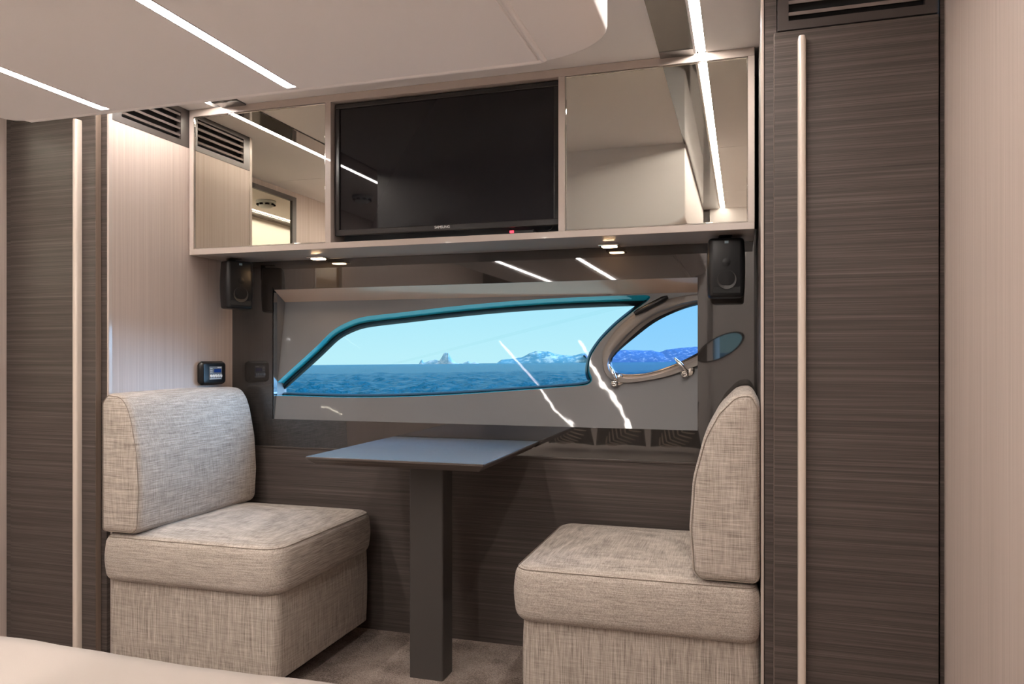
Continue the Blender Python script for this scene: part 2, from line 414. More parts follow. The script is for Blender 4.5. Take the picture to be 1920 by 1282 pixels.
M1 = off2(M0, smoothv(M0, wide))
M2 = off2(M1, smoothv(M1, lambda nn: 5.0+4.5*max(0, -nn.y)+3*max(0, -nn.x)))
port_out = [(1129,667),(1131,655),(1143,633),(1158,614),(1178,596),(1205,578),(1240,564),(1290,553),(1345,551),(1388,562),(1404,590),(1396,625),(1366,657),(1335,674),(1308,686),(1252,706),(1211,714),(1180,718),(1158,716),(1143,710),(1132,695)]
port_in = [(1147,678),(1151,668),(1165,654),(1190,633),(1227,605),(1268,584.5),(1308,572),(1345,569),(1368,578),(1374,597),(1360,623),(1335,644),(1308,661),(1268,681),(1221,697),(1190,701),(1170,701),(1156,697),(1149,689)]
P0 = catmull(cw(port_out), 4)
# resample the inner outline by angle so rings match
def by_angle(P, n, c):
    res = []
    A = [math.atan2(p[1]-c[1], p[0]-c[0]) for p in P]
    for k in range(n):
        a = -math.pi+2*math.pi*k/n; best = None
        for i in range(len(P)):
            a0, a1 = A[i], A[(i+1) % len(P)]; da = (a1-a0+math.pi) % (2*math.pi)-math.pi; db = (a-a0+math.pi) % (2*math.pi)-math.pi
            if da > 0 and 0 <= db <= da: best = Vector(P[i]).lerp(Vector(P[(i+1) % len(P)]), db/da)
        if best is None: best = Vector(P[min(range(len(P)), key=lambda i: abs((A[i]-a+math.pi) % (2*math.pi)-math.pi))])
        res.append(best)
    return res
pc = (1262, 632)
PO = by_angle(P0, 96, pc); PI_ = by_angle(catmull(cw(port_in), 4), 96, pc)
lerp2 = lambda A, B, f: [a.lerp(b_, f) for a, b_ in zip(A, B)]
win = thing('window_1', 'long curved hull window looking out to sea', None, (-1, YW+.05, OZ0), kind='structure')
# liner plate with two holes, cut by scanfill
bm = bmesh.new()
def edgeloop(pts):
    vs = [bm.verts.new(p) for p in pts]; return [bm.edges.new((vs[i], vs[(i+1) % len(vs)])) for i in range(len(vs))]
es = []
lx0, lx1 = OX0-.03, XR+.02
def lp(x_, f): return Vector((x_, LA.y+LD.y*f, LA.z+LD.z*f))
es += edgeloop([lp(lx0, -.04), lp(lx1, -.04), lp(lx1, 1.03), lp(lx0, 1.03)])
es += edgeloop([onliner(*p) for p in M0]); es += edgeloop([onliner(*p) for p in lerp2(PO, PI_, .35)])
bmesh.ops.triangle_fill(bm, use_beauty=True, edges=es)
obj('liner', bm, gelcoat, win)
obj('reveal', loft([[onliner(*p) for p in M0], [onliner(*p, .004) for p in lerp2(M0, M1, .1)], [onliner(*p, .045) for p in M1]], cap=False), plain('reveal_teal', (.035, .46, .58, 1), .15, coat=.5), win, smooth=40)  # reveal ring in one even saturated teal
obj('gasket', loft([[onliner(*p, .045) for p in M1], [onliner(*p, .040) for p in lerp2(M1, M2, .25)], [onliner(*p, .052) for p in lerp2(M1, M2, .85)], [onliner(*p, .062) for p in M2]], cap=False), rubber, win, smooth=50)
bm = bmesh.new(); bm.faces.new([bm.verts.new(onliner(*p, .058)) for p in lerp2(M1, M2, .7)]); bmesh.ops.triangulate(bm, faces=bm.faces)
obj('pane', bm, glass_m, win)
# shallow recess around the liner
obj('recess_side', loft([[(OX0, YW, OZ0), (OX0, LB.y+.01, OZ0), (OX0, LB.y+.01, OZ1+.01), (OX0, YW, OZ1+.01)], [(OX0-.004, YW, OZ0), (OX0-.004, LB.y+.01, OZ0), (OX0-.004, LB.y+.01, OZ1+.01), (OX0-.004, YW, OZ1+.01)]]), gelcoat, win)
obj('recess_head', loft([[(lx0, YW+.0005, OZ1+.002), (lx0, LB.y+.004, LB.z), (lx0, LB.y+.02, LB.z+.06), (lx0, YW+.0005, OZ1+.06)], [(lx1, YW+.0005, OZ1+.002), (lx1, LB.y+.004, LB.z), (lx1, LB.y+.02, LB.z+.06), (lx1, YW+.0005, OZ1+.06)]]), plain('recess_lacquer', (.56, .42, .33, 1), .25, coat=.5), win)
obj('panel_edge', box(OX0, OX0+.0012, YW+.0002, YW+.024, OZ0, OZ1-.012), plain('polished_edge', (.35, .38, .4, 1), .05, metal=1), win)
# sealing shell behind the liner
obj('hull_shell', join(box(lx0-.01, lx0, YW+.02, LB.y+.03, OZ0-.03, OZ1+.05), box(lx1, lx1+.01, YW+.02, LB.y+.03, OZ0-.03, OZ1+.05), box(lx0, lx1, YW+.02, YW+.05, OZ0-.04, OZ0-.02)), void_m, win)

hw = thing('window_2', 'oval opening hatch in a glossy grey frame at the right of the long window', None, onliner(1262, 632), kind='structure')
prof = [(PO, 0, .004), (PO, 0, -.010), (None, .07, -.016), (None, .5, -.016), (None, .58, -.012), (None, .62, .0), (None, .95, .012)]
rings = []
for A, f, d in prof:
    base = PO if A is not None else lerp2(PO, PI_, f)
    rings.append([onliner(*p, d) for p in base])
obj('hatch_frame', loft(rings, cap=False), gelframe, hw, smooth=50)
obj('gasket', loft([[onliner(*p, .011) for p in lerp2(PO, PI_, .72)], [onliner(*p, .006) for p in lerp2(PO, PI_, .85)], [onliner(*p, .015) for p in lerp2(PO, PI_, 1.0)]], cap=False), rubber, hw, smooth=50)
bm = bmesh.new(); bm.faces.new([bm.verts.new(onliner(*p, .013)) for p in lerp2(PO, PI_, .9)]); bmesh.ops.triangulate(bm, faces=bm.faces)
obj('pane', bm, glass_blue, hw)
obj('gas_strut', tube([onliner(1190, 588, -.022), onliner(1196, 584.5, -.024), onliner(1212, 576.5, -.026), onliner(1244, 560, -.026), onliner(1252, 556.5, -.024)], [.007, .010, .0105, .0105, .006], 12), blackplastic, hw, smooth=40, label='black tubular stay')
def latch(px, py, ang):
    c = onliner(px, py)
    base = obj('latch', tube([onliner(px+4, py-2, .002), onliner(px+4, py-2, -.010), onliner(px+4, py-2, -.013)], [.021, .019, .012], 24), chrome, hw, smooth=40, label='chrome hatch latch')
    k = onliner(px-4, py+5, -.018)
    obj('knob', tube([k+Vector((.013, 0, 0)), k+Vector((.010, 0, 0)), k+Vector((-.010, 0, 0)), k+Vector((-.013, 0, 0))], [.008, .0115, .0115, .008], 16), chrome, base, smooth=40)
    obj('ring', tube([k+Vector((0, -.011, 0))+Vector((math.cos(a), 0, math.sin(a)))*.0085 for a in [2*math.pi*i/16 for i in range(16)]], .0028, 8, closed=True), chrome, base, smooth=60)
    dx, dy = math.cos(ang), math.sin(ang)
    pts = [onliner(px, py, -.018), onliner(px+dx*8, py+dy*8, -.030), onliner(px+dx*20, py+dy*20, -.030), onliner(px+dx*34, py+dy*34, -.022)]
    obj('lever', tube(pts, [.007, .006, .0075, .003], 10), chrome, base, smooth=50)
latch(1156, 714, math.radians(-115)); latch(1288, 696, math.radians(-133))

# opposite-side porthole in a wall behind the camera's right
pw = bmesh.new()
def eloop(b_, pts):
    vs = [b_.verts.new(p) for p in pts]; return [b_.edges.new((vs[i], vs[(i+1) % len(vs)])) for i in range(len(vs))]
def oval(y, s=1.0): return [(-.155+s*(.150*math.cos(a)+.02*math.sin(a)), y, 1.135+s*(.062*math.cos(a)*.9+.085*math.sin(a))) for a in [2*math.pi*k/48 for k in range(48)]]
for y in (-.15, -.19):
    ee = eloop(pw, [(SO1-.08, y, 0), (WR+.05, y, 0), (WR+.05, y, CE+.01), (SO1-.08, y, CE+.01)]); ee += eloop(pw, oval(y)); bmesh.ops.triangle_fill(pw, use_beauty=True, edges=ee)
pw = join(pw, loft([oval(-.15), oval(-.19)], cap=False), box(SO1-.082, SO1-.08, -.19, -.15, 0, CE))
struct('wall_rear', pw, ceil_m, 'pale wall facing the window wall, with a small oval window')
pw3 = thing('window_3', 'small oval window opposite the hull window', None, (-.155, -.17, 1.05), kind='structure')
obj('gasket', loft([oval(-.148, 1.08), oval(-.140, 1.03), oval(-.150, .97)], cap=False), rubber, pw3)
bm = bmesh.new(); bm.faces.new([bm.verts.new(p) for p in oval(-.17)]); obj('pane', bm, glass_m, pw3)

# wall mirror on the left side wall, beside the wardrobe
wm = thing('wall_mirror', 'framed mirror on the left side wall, seen reflected in the left mirror door', 'mirror', (WL, 1.4, 1.0))
obj('frame', join(box(WL, WL+.02, 1.06, 1.10, .9, 1.98), box(WL, WL+.02, 1.10, 1.96, 1.955, 1.98), box(WL, WL+.02, 1.94, 1.98, .9, 1.98)), vent_m, wm)
obj('mirror_glass', box(WL+.001, WL+.012, 1.10, 1.94, .9, 1.955), wallmirror, wm)

# ---------------------------------------------------------------- soffit over the bed
sf = thing('ceiling_soffit', 'padded lower ceiling panel with rounded lip above the bed', None, ((SO0+SO1)/2, 0, SOZ), kind='structure')
# body: section rings going along Y, rounded bottom corners; front end rounded by insets
def sof_ring(y, ins, zup):
    z0 = SOZ+zup; r0 = .135; rz = .05
    x0, x1 = SO0+ins, SO1-ins
    rg = [(x0, y, CE)]
    for k in range(9):
        a = math.pi+math.pi/2*k/8; rg.append((x0+r0+r0*math.cos(a), y, z0+rz+rz*math.sin(a)))
    nseg = 14
    for k in range(1, nseg): rg.append((x0+r0+(x1-x0-2*r0)*k/nseg, y, z0))
    for k in range(9):
        a = -math.pi/2+math.pi/2*k/8; rg.append((x1-r0+r0*math.cos(a), y, z0+rz+rz*math.sin(a)))
    rg.append((x1, y, CE)); return rg
rings = [sof_ring(BK, 0, 0), sof_ring(.5, 0, 0), sof_ring(SOY-.06, 0, 0)]
for k in range(1, 8):
    a = math.pi/2*k/7; rings.append(sof_ring(SOY-.035+.035*math.sin(a), .004*(1-math.cos(a)), .022*(1-math.cos(a))))
obj('soffit_body', loft(rings), soffit_m, sf, smooth=50)
# upholstered flat panel, slightly proud, with LED slots either side
px0, px1, py1 = SO0+.14, SO1-.13, SOY-.036
LX = (-1.394, -.907)
hwid = .0115
cuts = [px0]+[v for l in LX for v in (l-hwid, l+hwid)]+[px1]
for i in range(0, len(cuts), 2):
    obj('soffit_panel', box(cuts[i], cuts[i+1], BK+.03, py1, SOZ-.004, SOZ+.002, .002, 2), soffit_m, sf)
obj('edge_roll', tube([(SO0+.07, SOY-.026, SOZ+.018)]+[(SO0+.13+(SO1-SO0-.26)*k/12, SOY-.020, SOZ+.0085) for k in range(13)]+[(SO1-.07, SOY-.026, SOZ+.018)], [.004]+[.011]*13+[.004], 14), soffit_m, sf, smooth=60)
obj('edge_roll', tube([(SO1-.12, SOY-.03, SOZ+.001), (SO1-.12, 0, SOZ+.001), (SO1-.12, BK+.03, SOZ+.001)], .006, 10), soffit_m, sf, smooth=60)
for l in LX: obj('soffit_panel', box(l-hwid, l+hwid, 1.392, py1, SOZ-.004, SOZ+.002), soffit_m, sf)
def led(name, x, y0, y1, z, wdt, label, grp):
    t_ = thing(name, label, 'light', (x, (y0+y1)/2, z), grp)
    pts = []
    for k in range(9):
        a = math.pi*k/8; pts.append((x+wdt*math.cos(a), y1-wdt+wdt*math.sin(a)))
    for k in range(9):
        a = math.pi+math.pi*k/8; pts.append((x+wdt*math.cos(a), y0+wdt+wdt*math.sin(a)))
    obj('diffuser', loft([[(u, v, z) for u, v in pts], [(u, v, z+.006) for u, v in pts]]), led_m, t_)
    w2 = wdt+.0015
    obj('channel', tube([(x+(u-x)*w2/wdt, v, z+.0005) for u, v in pts], .0011, 6, closed=True), mirror_edge, t_)
led('led_strip', LX[0], -1.5, 1.388, SOZ-.0045, .0105, 'left light strip in the padded lower ceiling, running off the left edge', 'strips in the padded ceiling')
led('led_strip', LX[1], -1.5, 1.388, SOZ-.0045, .0105, 'right light strip in the padded lower ceiling, running off the top edge', 'strips in the padded ceiling')
led('led_strip', -1.905, BK+.2, 2.39, CE-.001, .0105, 'light strip in the upper ceiling above the left mirror door', 'strips in the upper ceiling')
led('led_strip', -.123, -.13, 2.434, CE-.001, .0105, 'light strip in the upper ceiling above the right mirror door', 'strips in the upper ceiling')
struct('trim_4', box(-.25, -.147, -.14, 2.436, CE-.006, CE+.0), darkband, 'dark glossy ceiling band beside the right light strip')
struct('trim_5', box(-1.882, -1.78, BK, 2.436, CE-.006, CE+.0), darkband, 'dark glossy ceiling band beside the left light strip')
sd = thing('smoke_detector', 'round white smoke detector on the ceiling, seen in the mirror', 'detector', (-2.15, .89, CE))
obj('base', lathe([(.058, 0), (.060, -.008), (.056, -.014)], (-2.15, .89, CE)), whiteplastic, sd, smooth=40)
obj('sensor_head', lathe([(.046, -.014), (.044, -.030), (.030, -.042), (.012, -.045)], (-2.15, .89, CE)), whiteplastic, sd, smooth=40)
for k in range(8):
    a = 2*math.pi*k/8; cx, cy = -2.15+.0445*math.cos(a), .89+.0445*math.sin(a)
    obj('vent_slot', box(cx-.009, cx+.009, cy-.009, cy+.009, CE-.029, CE-.019), void_m, sd)

# ---------------------------------------------------------------- wardrobes
def wardrobe(side):
    s = -1 if side == 'left' else 1
    xa = XL-.002 if s < 0 else XR+.002        # alcove corner
    xb = WL if s < 0 else WR
    m_ = lambda a: xa+s*a
    t_ = thing('wardrobe', 'tall dark wood wardrobe at the %s with a long beige handle' % ('left, behind the seat' if s < 0 else 'right, beside light wood'), 'wardrobe', ((xa+xb)/2, 2.3, 0), 'wardrobes either side of the alcove')
    obj('carcass', join(box(m_(.006), xb, YD, 2.68, 0, 1.866), box(m_(.04), xb, YD+.02, 2.68, 1.866, CE), box(m_(.006), m_(.034), YD, YD+.008, 1.866, CE), box(m_(.034), xb, YD, YD+.02, 1.866, 1.887)), wood_dark, t_)
    x0, x1 = m_(.028), m_(.398)
    ztop = 1.885
    d = obj('door', box(x0, x1, YD-.026, YD-.001, .03, ztop, .0012, 1), wood_dark, t_)
    obj('door_edge', box(x0-s*.0011, x0-s*.0001, YD-.0245, YD-.0025, .031, ztop-.001), streak('edge_band'+side, [(.12,.085,.065,1),(.19,.14,.11,1),(.27,.2,.16,1)], (190,190,2)), d)
    # rail handle: rounded upright rail on the door
    hx = m_(.092)
    pts = [(hx-.0095, YD-.0262), (hx-.0095, YD-.052), (hx+.0095, YD-.052), (hx+.0095, YD-.0262)][::-1]
    pr = round_poly(pts if True else pts, [.002, .008, .008, .002], 0)
    obj('handle', loft([[(u, v, .05) for u, v in pr], [(u, v, 1.855) for u, v in pr], [(hx+(u-hx)*.8, v+.0005, 1.862) for u, v in pr]]), handle_m, d, smooth=40)
    obj('jamb', box(m_(.404), xb, YD-.012, YD-.0005, 0, CE), wood_dark, t_)
    f = obj('vent_fascia', box(m_(.03), m_(.398), YD-.006, YD-.0005, 1.888, 1.89), vent_m, t_)
    a, b_ = sorted((m_(.036), m_(.396))); c, d_ = sorted((m_(.062), m_(.370)))
    g = thing('vent_grille', 'dark slatted air vent above the %s' % ('left wardrobe door, mostly hidden by the lower ceiling' if s < 0 else 'right wardrobe door, at the top right'), 'vent', ((a+b_)/2, YD-.01, 1.888), 'air vent grilles')
    grille(g, 'Y', YD-.022, a, b_, 1.890, CE, c, d_, 1.912, 2.0, 3, 1)
    # bright edge trim at the alcove corner
    obj('corner_trim', box(xa-s*.004, xa+s*.004, YD-.002, YD+.014, .93 if s < 0 else 0, CE, .0015, 2), lacquer, t_)
    return t_
wardrobe('left'); wardrobe('right')

# ---------------------------------------------------------------- overhead cabinet with mirror doors and television
cb = thing('overhead_cabinet', 'beige lacquer overhead cabinet with mirror doors either side of a television', 'cabinet', (-1, YC, 1.459))
x0, x1 = XL+.004, XR-.012
D1, D2 = -1.435, -.57
obj('bottom_panel', box(x0, x1, YC, YW-.002, 1.459, 1.481, .001, 1), lacquer, cb)
obj('top_panel', box(x0, x1, YC, YW-.002, 1.988, CE-.0005, .001, 1), lacquer, cb)
obj('side_panel', box(x0, x0+.019, YC, YW-.002, 1.481, 1.988), lacquer, cb)
obj('side_panel', box(x1-.019, x1, YC, YW-.002, 1.481, 1.988), lacquer, cb)
obj('divider', box(D1-.011, D1+.011, YC, YW-.002, 1.481, 1.988), lacquer, cb)
obj('divider', box(D2-.011, D2+.011, YC, YW-.002, 1.481, 1.988), lacquer, cb)
obj('back_panel', box(x0, x1, YC+.10, YC+.11, 1.481, 1.988), plain('recess_grey', (.10, .12, .14, 1), .4), cb)
for a, b_ in ((x0+.019, D1-.011), (D2+.011, x1-.019)):
    md = obj('mirror_door', box(a+.004, b_-.003, YC+.004, YC+.016, 1.484, 1.985), mirror_m, cb)
    for q in ((a+.001, a+.0045, 1.484, 1.985), (b_-.0035, b_-.0002, 1.484, 1.985), (a+.001, b_-.0002, 1.9835, 1.9865), (a+.001, b_-.0002, 1.482, 1.4850)):
        obj('bevel', box(q[0], q[1], YC+.0005, YC+.006, q[2], q[3], .001, 1), mirror_edge, md)
tv = thing('television', 'black flat screen television switched off, set between two mirror doors', 'television', ((D1+D2)/2, YC+.03, 1.50))
ta, tb = D1+.016, D2-.014
tz0, tz1 = 1.506, 1.984
obj('housing', box(ta+.01, tb-.01, YC+.045, YC+.085, tz0+.01, tz1-.01, .006), blackplastic, tv)
bz = .018
obj('bezel', join(box(ta, tb, YC+.02, YC+.045, tz0, tz0+.022, .003), box(ta, tb, YC+.02, YC+.045, tz1-bz, tz1, .003), box(ta, ta+bz, YC+.02, YC+.045, tz0+.02, tz1-bz, .002), box(tb-bz, tb, YC+.02, YC+.045, tz0+.02, tz1-bz, .002)), bezel_m, tv)
obj('screen', box(ta+bz-.002, tb-bz+.002, YC+.027, YC+.040, tz0+.018, tz1-bz+.002), screen_m, tv)
def text(body, size, loc, rot, m_, parent, name='lettering', ext=.0004):
    cu = bpy.data.curves.new('t', 'FONT'); cu.body = body; cu.size = size; cu.extrude = ext; cu.align_x = 'CENTER'; cu.align_y = 'CENTER'
    o = bpy.data.objects.new('t', cu); C.objects.link(o)
    dg = bpy.context.evaluated_depsgraph_get(); me = bpy.data.meshes.new_from_object(o.evaluated_get(dg)); bpy.data.objects.remove(o)
    me.materials.clear(); me.materials.append(m_)
    q = bpy.data.objects.new(name, me); C.objects.link(q); q.parent = parent; q.location = Vector(loc)-world_loc(parent); q.rotation_euler = rot; return q
text('SAMSUNG', .0125, ((ta+tb)/2+.002, YC+.0192, tz0+.0125), (math.pi/2, 0, 0), logo_m, tv)
ir = thing('infrared_receiver', 'small black receiver box with red light and cable under the television', 'receiver', (-.70, YC+.03, 1.4815))
obj('case', box(-.742, -.672, YC+.022, YC+.048, 1.4815, 1.497, .004), blackplastic, ir)
obj('red_light', box(-.757, -.7425, YC+.026, YC+.034, 1.488, 1.496, .001), red_m, ir)
obj('cable', tube([(-.672, YC+.035, 1.492), (-.655, YC+.035, 1.487), (-.635, YC+.036, 1.487), (-.615, YC+.038, 1.495), (-.610, YC+.045, 1.51)], .0028, 8), blackplastic, ir, smooth=60)

# under-cabinet spots
def spot(x, label):
    t_ = thing('cabinet_spotlight', label, 'light', (x, 2.62, 1.459), 'spots under the overhead cabinet')
    obj('housing', box(x-.036, x+.036, 2.59, 2.65, 1.450, 1.4588, .003), chrome, t_)
    sq = round_poly([(x-.026, 2.598), (x+.026, 2.598), (x+.026, 2.642), (x-.026, 2.642)], [.015]*4)
    obj('lens', loft([[(u, v, 1.4485) for u, v in sq], [(u, v, 1.4502) for u, v in sq]]), spot_m, t_)
spot(-1.585, 'small chrome spotlight under the cabinet below the left mirror door')
spot(-.443, 'small chrome spotlight under the cabinet near the right speaker')

# speakers hung below the cabinet
def speaker(cx, cy, yaw, label):
    t_ = thing('loudspeaker', label, 'speaker', (0, 0, 0), 'speakers under the overhead cabinet')
    z0, z1 = 1.258, 1.446; w2, dp = .055, .085
    pf = round_poly([(-w2, 0), (w2, 0), (w2, dp), (-w2, dp)], [.014, .014, .035, .035])
    P = lambda u, v, t_: (u, v-dp/2, t_)
    obj('cabinet_shell', cushion([(-w2, 0), (w2, 0), (w2, dp), (-w2, dp)], [.016, .016, .038, .038], z0, z1, .010, P), blackplastic, t_, smooth=50)
    gz = [(z0+.012, .9), (z1-.012, .9)]
    obj('front_grille', box(-w2+.012, w2-.012, -dp/2-.0015, -dp/2+.001, z0+.012, z1-.030, .0012, 1), blackmatt, t_)
    obj('woofer', lathe([(.030, 0), (.030, -.003), (.022, -.001), (.008, -.0005)], (0, -dp/2-.001, z0+.055), 'Y'), plain('cone'+str(yaw), (.02, .018, .017, 1), .5), t_, smooth=40)
    obj('tweeter', lathe([(.013, 0), (.013, -.003), (.006, -.004)], (0, -dp/2-.001, z0+.11), 'Y'), blackplastic, t_, smooth=40)
    obj('badge', box(-.006, .006, -dp/2-.0015, -dp/2+.001, z1-.018, z1-.010), plain('badge'+str(yaw), (.25, .35, .42, 1), .3), t_)
    obj('bracket', join(box(-.014, .014, dp/2-.012, dp/2+.006, z1-.05, 1.4585, .002), box(-.02, .02, -.01, dp/2, 1.4565, 1.4589)), blackplastic, t_)
    t_.location = (cx, cy, 0); t_.rotation_euler = (0, 0, yaw)
speaker(-1.93, 2.575, math.radians(62), 'black loudspeaker turned sideways under the cabinet beside the light wood side')
speaker(-.055, 2.545, math.radians(6), 'black loudspeaker facing forward under the right end of the cabinet')

# control panel on the alcove side
cp = thing('control_panel', 'small black control panel with blue display and five buttons on light wood', 'control panel', (XL, 2.55, 1.0))
zc, yc = 1.004, 2.552
P = lambda u, v, t_: (XL+t_, yc+u, zc+v)
obj('housing', cushion([(-.070, -.043), (.070, -.043), (.070, .043), (-.070, .043)], [.014]*4, .0005, .030, .008, P, .001), blackplastic, cp, smooth=50)
obj('face_plate', box(XL+.0305, XL+.0325, yc-.034, yc+.040, zc-.026, zc+.026, .001, 1), panelgrey, cp)
obj('display', box(XL+.0326, XL+.0335, yc-.008, yc+.034, zc+.002, zc+.016), lcd_m, cp)
for k in range(5):
    obj('button', tube([(XL+.0326, yc-.026+k*.0145, zc-.012), (XL+.0362, yc-.026+k*.0145, zc-.012)], [.0062, .0056], 16), btn_m, cp, smooth=40)
for k in range(3): obj('label_mark', box(XL+.0326, XL+.0330, yc-.031, yc-.017, zc+.017-k*.007, zc+.0195-k*.007), btn_m, cp)
obj('label_mark', box(XL+.0326, XL+.0330, yc+.012, yc+.036, zc+.0205, zc+.0235), btn_m, cp)
obj('label_mark', box(XL+.0326, XL+.0330, yc-.031, yc+.034, zc-.0235, zc-.0215), btn_m, cp)

# ---------------------------------------------------------------- seats
def seat(side):
    s = 1 if side == 'left' else -1
    xw = XL+.0055 if s > 0 else XR-.004     # wall side
    X = lambda a: xw+s*a
    Y0, Y1 = (2.012 if s > 0 else 2.035), 2.655
    wd_ = .675 if s > 0 else .665
    t_ = thing('dinette_seat', 'beige linen upholstered seat at the %s of the table' % ('left, under the control panel' if s > 0 else 'right, against the dark wood side'), 'seat', (X(.33), 2.35, 0), 'facing linen dinette seats')
    xa, xb = sorted((X(.0), X(wd_)))
    # plinth
    pa, pb = sorted((X(.03), X(wd_-.10)))
    obj('plinth', box(pa, pb, Y0+.12, Y1, 0, .09), void_m, t_)
    ba, bb = sorted((X(.0), X(wd_-.025)))
    rect = [(ba, Y0+.03), (bb, Y0+.03), (bb, Y1), (ba, Y1)]
    P = lambda u, v, z: (u, v, z)
    obj('seat_base', cushion(rect, [.03]*4, .055, .345, .006, P), linen_v, t_, smooth=60)
    rect = [(xa, Y0), (xb, Y0), (xb, Y1), (xa, Y1)]; rad = [.055, .055, .045, .045]
    if s > 0: rad = [.04, .075, .06, .04]
    else: rad = [.06, .04, .04, .06]
    c = obj('seat_cushion', cushion(rect, rad, .325, .483, .034, P, .016, .0), linen_seat, t_, smooth=60)
    obj('seam', seam(rect, rad, .034, .483, 1, P), thread, c)
    # backrest: section in X-Z, run along Y
    sec = [(.0, .485), (.168, .485), (.177, .62), (.168, .75), (.140, .86), (.105, .925), (.060, .972), (.018, .975), (.0, .94)]
    if s > 0: sec = [(.0, .487), (.150, .487), (.158, .62), (.150, .75), (.128, .86), (.112, .905), (.085, .942), (.025, .948), (.0, .92)]
    rr = [.02, .035, .12, .2, .2, .08, .05, .02, .03]
    pts = [(X(a) if s > 0 else X(a), z) for a, z in sec]
    if s < 0: pts = pts[::-1]; rr = rr[::-1]
    # ccw in (x,z)
    P2 = lambda u, v, y: (u, y, v)
    c = obj('backrest', cushion(pts, rr, Y0-.002, Y1-.005, .026, P2, .0, .004), linen_h, t_, smooth=60)
    obj('seam', seam(pts, rr, .026, Y0-.002, -1, P2), thread, c)
    return t_
seat('left'); seat('right')

# ---------------------------------------------------------------- table
tb_ = thing('pedestal_table', 'small rectangular dark table on a square charcoal post, its top tinted towards the reflected blue sky', 'table', (-1.005, 2.37, 0))
tx0, tx1, ty0, ty1, tz = -1.30, -.715, 2.072, 2.694, .760
ri = [(tx0, ty0), (tx1, ty0), (tx1, ty1), (tx0, ty1)]
q = lambda i, z: [(u, v, z) for u, v in round_poly(ri, [.004]*4, i, 3)]
obj('tabletop', loft([q(.022, tz-.026), q(.004, tz-.010), q(0, tz-.007), q(0, tz-.0022), q(.001, tz-.0014)]), wood_dark, tb_)
obj('tinted_top', loft([q(.002, tz-.0015), q(.002, tz-.0003), q(.0025, tz)]), tabletop_m, tb_)  # thin top sheet carrying the sky-blue tint, edge stays dark wood
pp = round_poly([(-1.066, 2.33), (-.946, 2.33), (-.946, 2.42), (-1.066, 2.42)], [.006]*4)
obj('post', loft([[(u, v, .0) for u, v in pp], [(u, v, tz-.03) for u, v in pp]]), postm, tb_, smooth=40)
obj('mounting_plate', box(-1.12, -.89, 2.27, 2.48, tz-.032, tz-.0262), postm, tb_)

# ---------------------------------------------------------------- bed
bd = thing('bed', 'bed with a smooth cream cover, its foot end at the bottom left', 'bed', (-1.01, 0, 0))
obj('bed_base', box(-1.72, -.30, BK+.02, 1.24, 0, .20, .01), wood_dark, bd)
rings = []
bx0, bx1, by0, by1 = -1.775, -.26, BK+.02, 1.325
bm = bmesh.new(); nx, ny = 60, 90; G = []
for j in range(ny+1):
    row = []
    for i in range(nx+1):
        u, v = i/nx, j/ny; x_ = bx0+(bx1-bx0)*u; y_ = by0+(by1-by0)*v
        e_ = min(x_-bx0, bx1-x_, by1-y_); drop = 0
        if e_ < .05: drop = .05-math.sqrt(max(0, .05**2-(.05-e_)**2))
        z_ = .447-drop+.006*noise.noise((x_*2.3, y_*2.3, 0))+.003*noise.noise((x_*7, y_*7, 3))
        row.append(bm.verts.new((x_, y_, z_)))
    G.append(row)
for j in range(ny):
    for i in range(nx): bm.faces.new((G[j][i], G[j][i+1], G[j+1][i+1], G[j+1][i]))
edge = [G[0][i] for i in range(nx+1)]+[G[j][nx] for j in range(1, ny+1)]+[G[ny][i] for i in range(nx-1, -1, -1)]+[G[j][0] for j in range(ny-1, 0, -1)]
low = [bm.verts.new((v.co.x, v.co.y, .17)) for v in edge]
for i in range(len(edge)):
    j = (i+1) % len(edge); bm.faces.new((edge[j], edge[i], low[i], low[j]))
bm.faces.new(low)
obj('bed_cover', bm, sheet_m, bd, smooth=70)
def pillow(cx, cy, ang, label):
    t_ = thing('cushion', label, 'cushion', (0, 0, 0), 'dark leaf-print cushions on the bed')
    bm = bmesh.new(); n = 20; hs = .165
    def f(u, v):
        e_ = (1-abs(u)**3)*(1-abs(v)**3); k = 1-.10*(1-abs(u))*abs(v)**2 ; k2 = 1-.10*(1-abs(v))*abs(u)**2
        return u*hs*k2, v*hs*k, .062*e_**.55
    for s in (1, -1):
        GG = [[bm.verts.new((f(-1+2*i/n, -1+2*j/n)[0], -s*f(-1+2*i/n, -1+2*j/n)[2], f(-1+2*i/n, -1+2*j/n)[1])) for i in range(n+1)] for j in range(n+1)]
        for j in range(n):
            for i in range(n): bm.faces.new((GG[j][i], GG[j][i+1], GG[j+1][i+1], GG[j+1][i]))
    bmesh.ops.remove_doubles(bm, verts=bm.verts, dist=.0005)
    obj('cover', bm, pillow_m, t_, smooth=70)
    # printed leaf: midrib and curved veins, thin raised print
    parts = []
    for k in range(-9, 10):
        if k == 0: continue
        sgn = 1 if k > 0 else -1; a = -.15+abs(k)*.032
        ln = .085*math.sin(math.pi*min(1, (abs(k)+1.2)/11))
        pts = []
        for q_ in range(5):
            f_ = q_/4; lx = a+.05*f_; ly = sgn*ln*f_
            X_ = lx*.8+ly*.6; Z_ = lx*.6-ly*.8-.065
            u, v = X_/hs, Z_/hs
            e_ = max(0, (1-abs(u)**3)*(1-abs(v)**3)); pts.append((X_, .062*e_**.55+.0005, Z_))
        parts.append(tube(pts, [.004, .005, .005, .004, .002], 5))
    obj('leaf_print', join(*parts), leaf_m, t_)
    t_.location = (cx, cy, .632); t_.rotation_euler = (math.radians(-20), 0, ang)
pillow(-1.12, .42, .15, 'dark leaf-print cushion on the bed, leftmost of the three reflections')
pillow(-.77, .42, -.1, 'dark leaf-print cushion on the bed, middle of the three reflections')
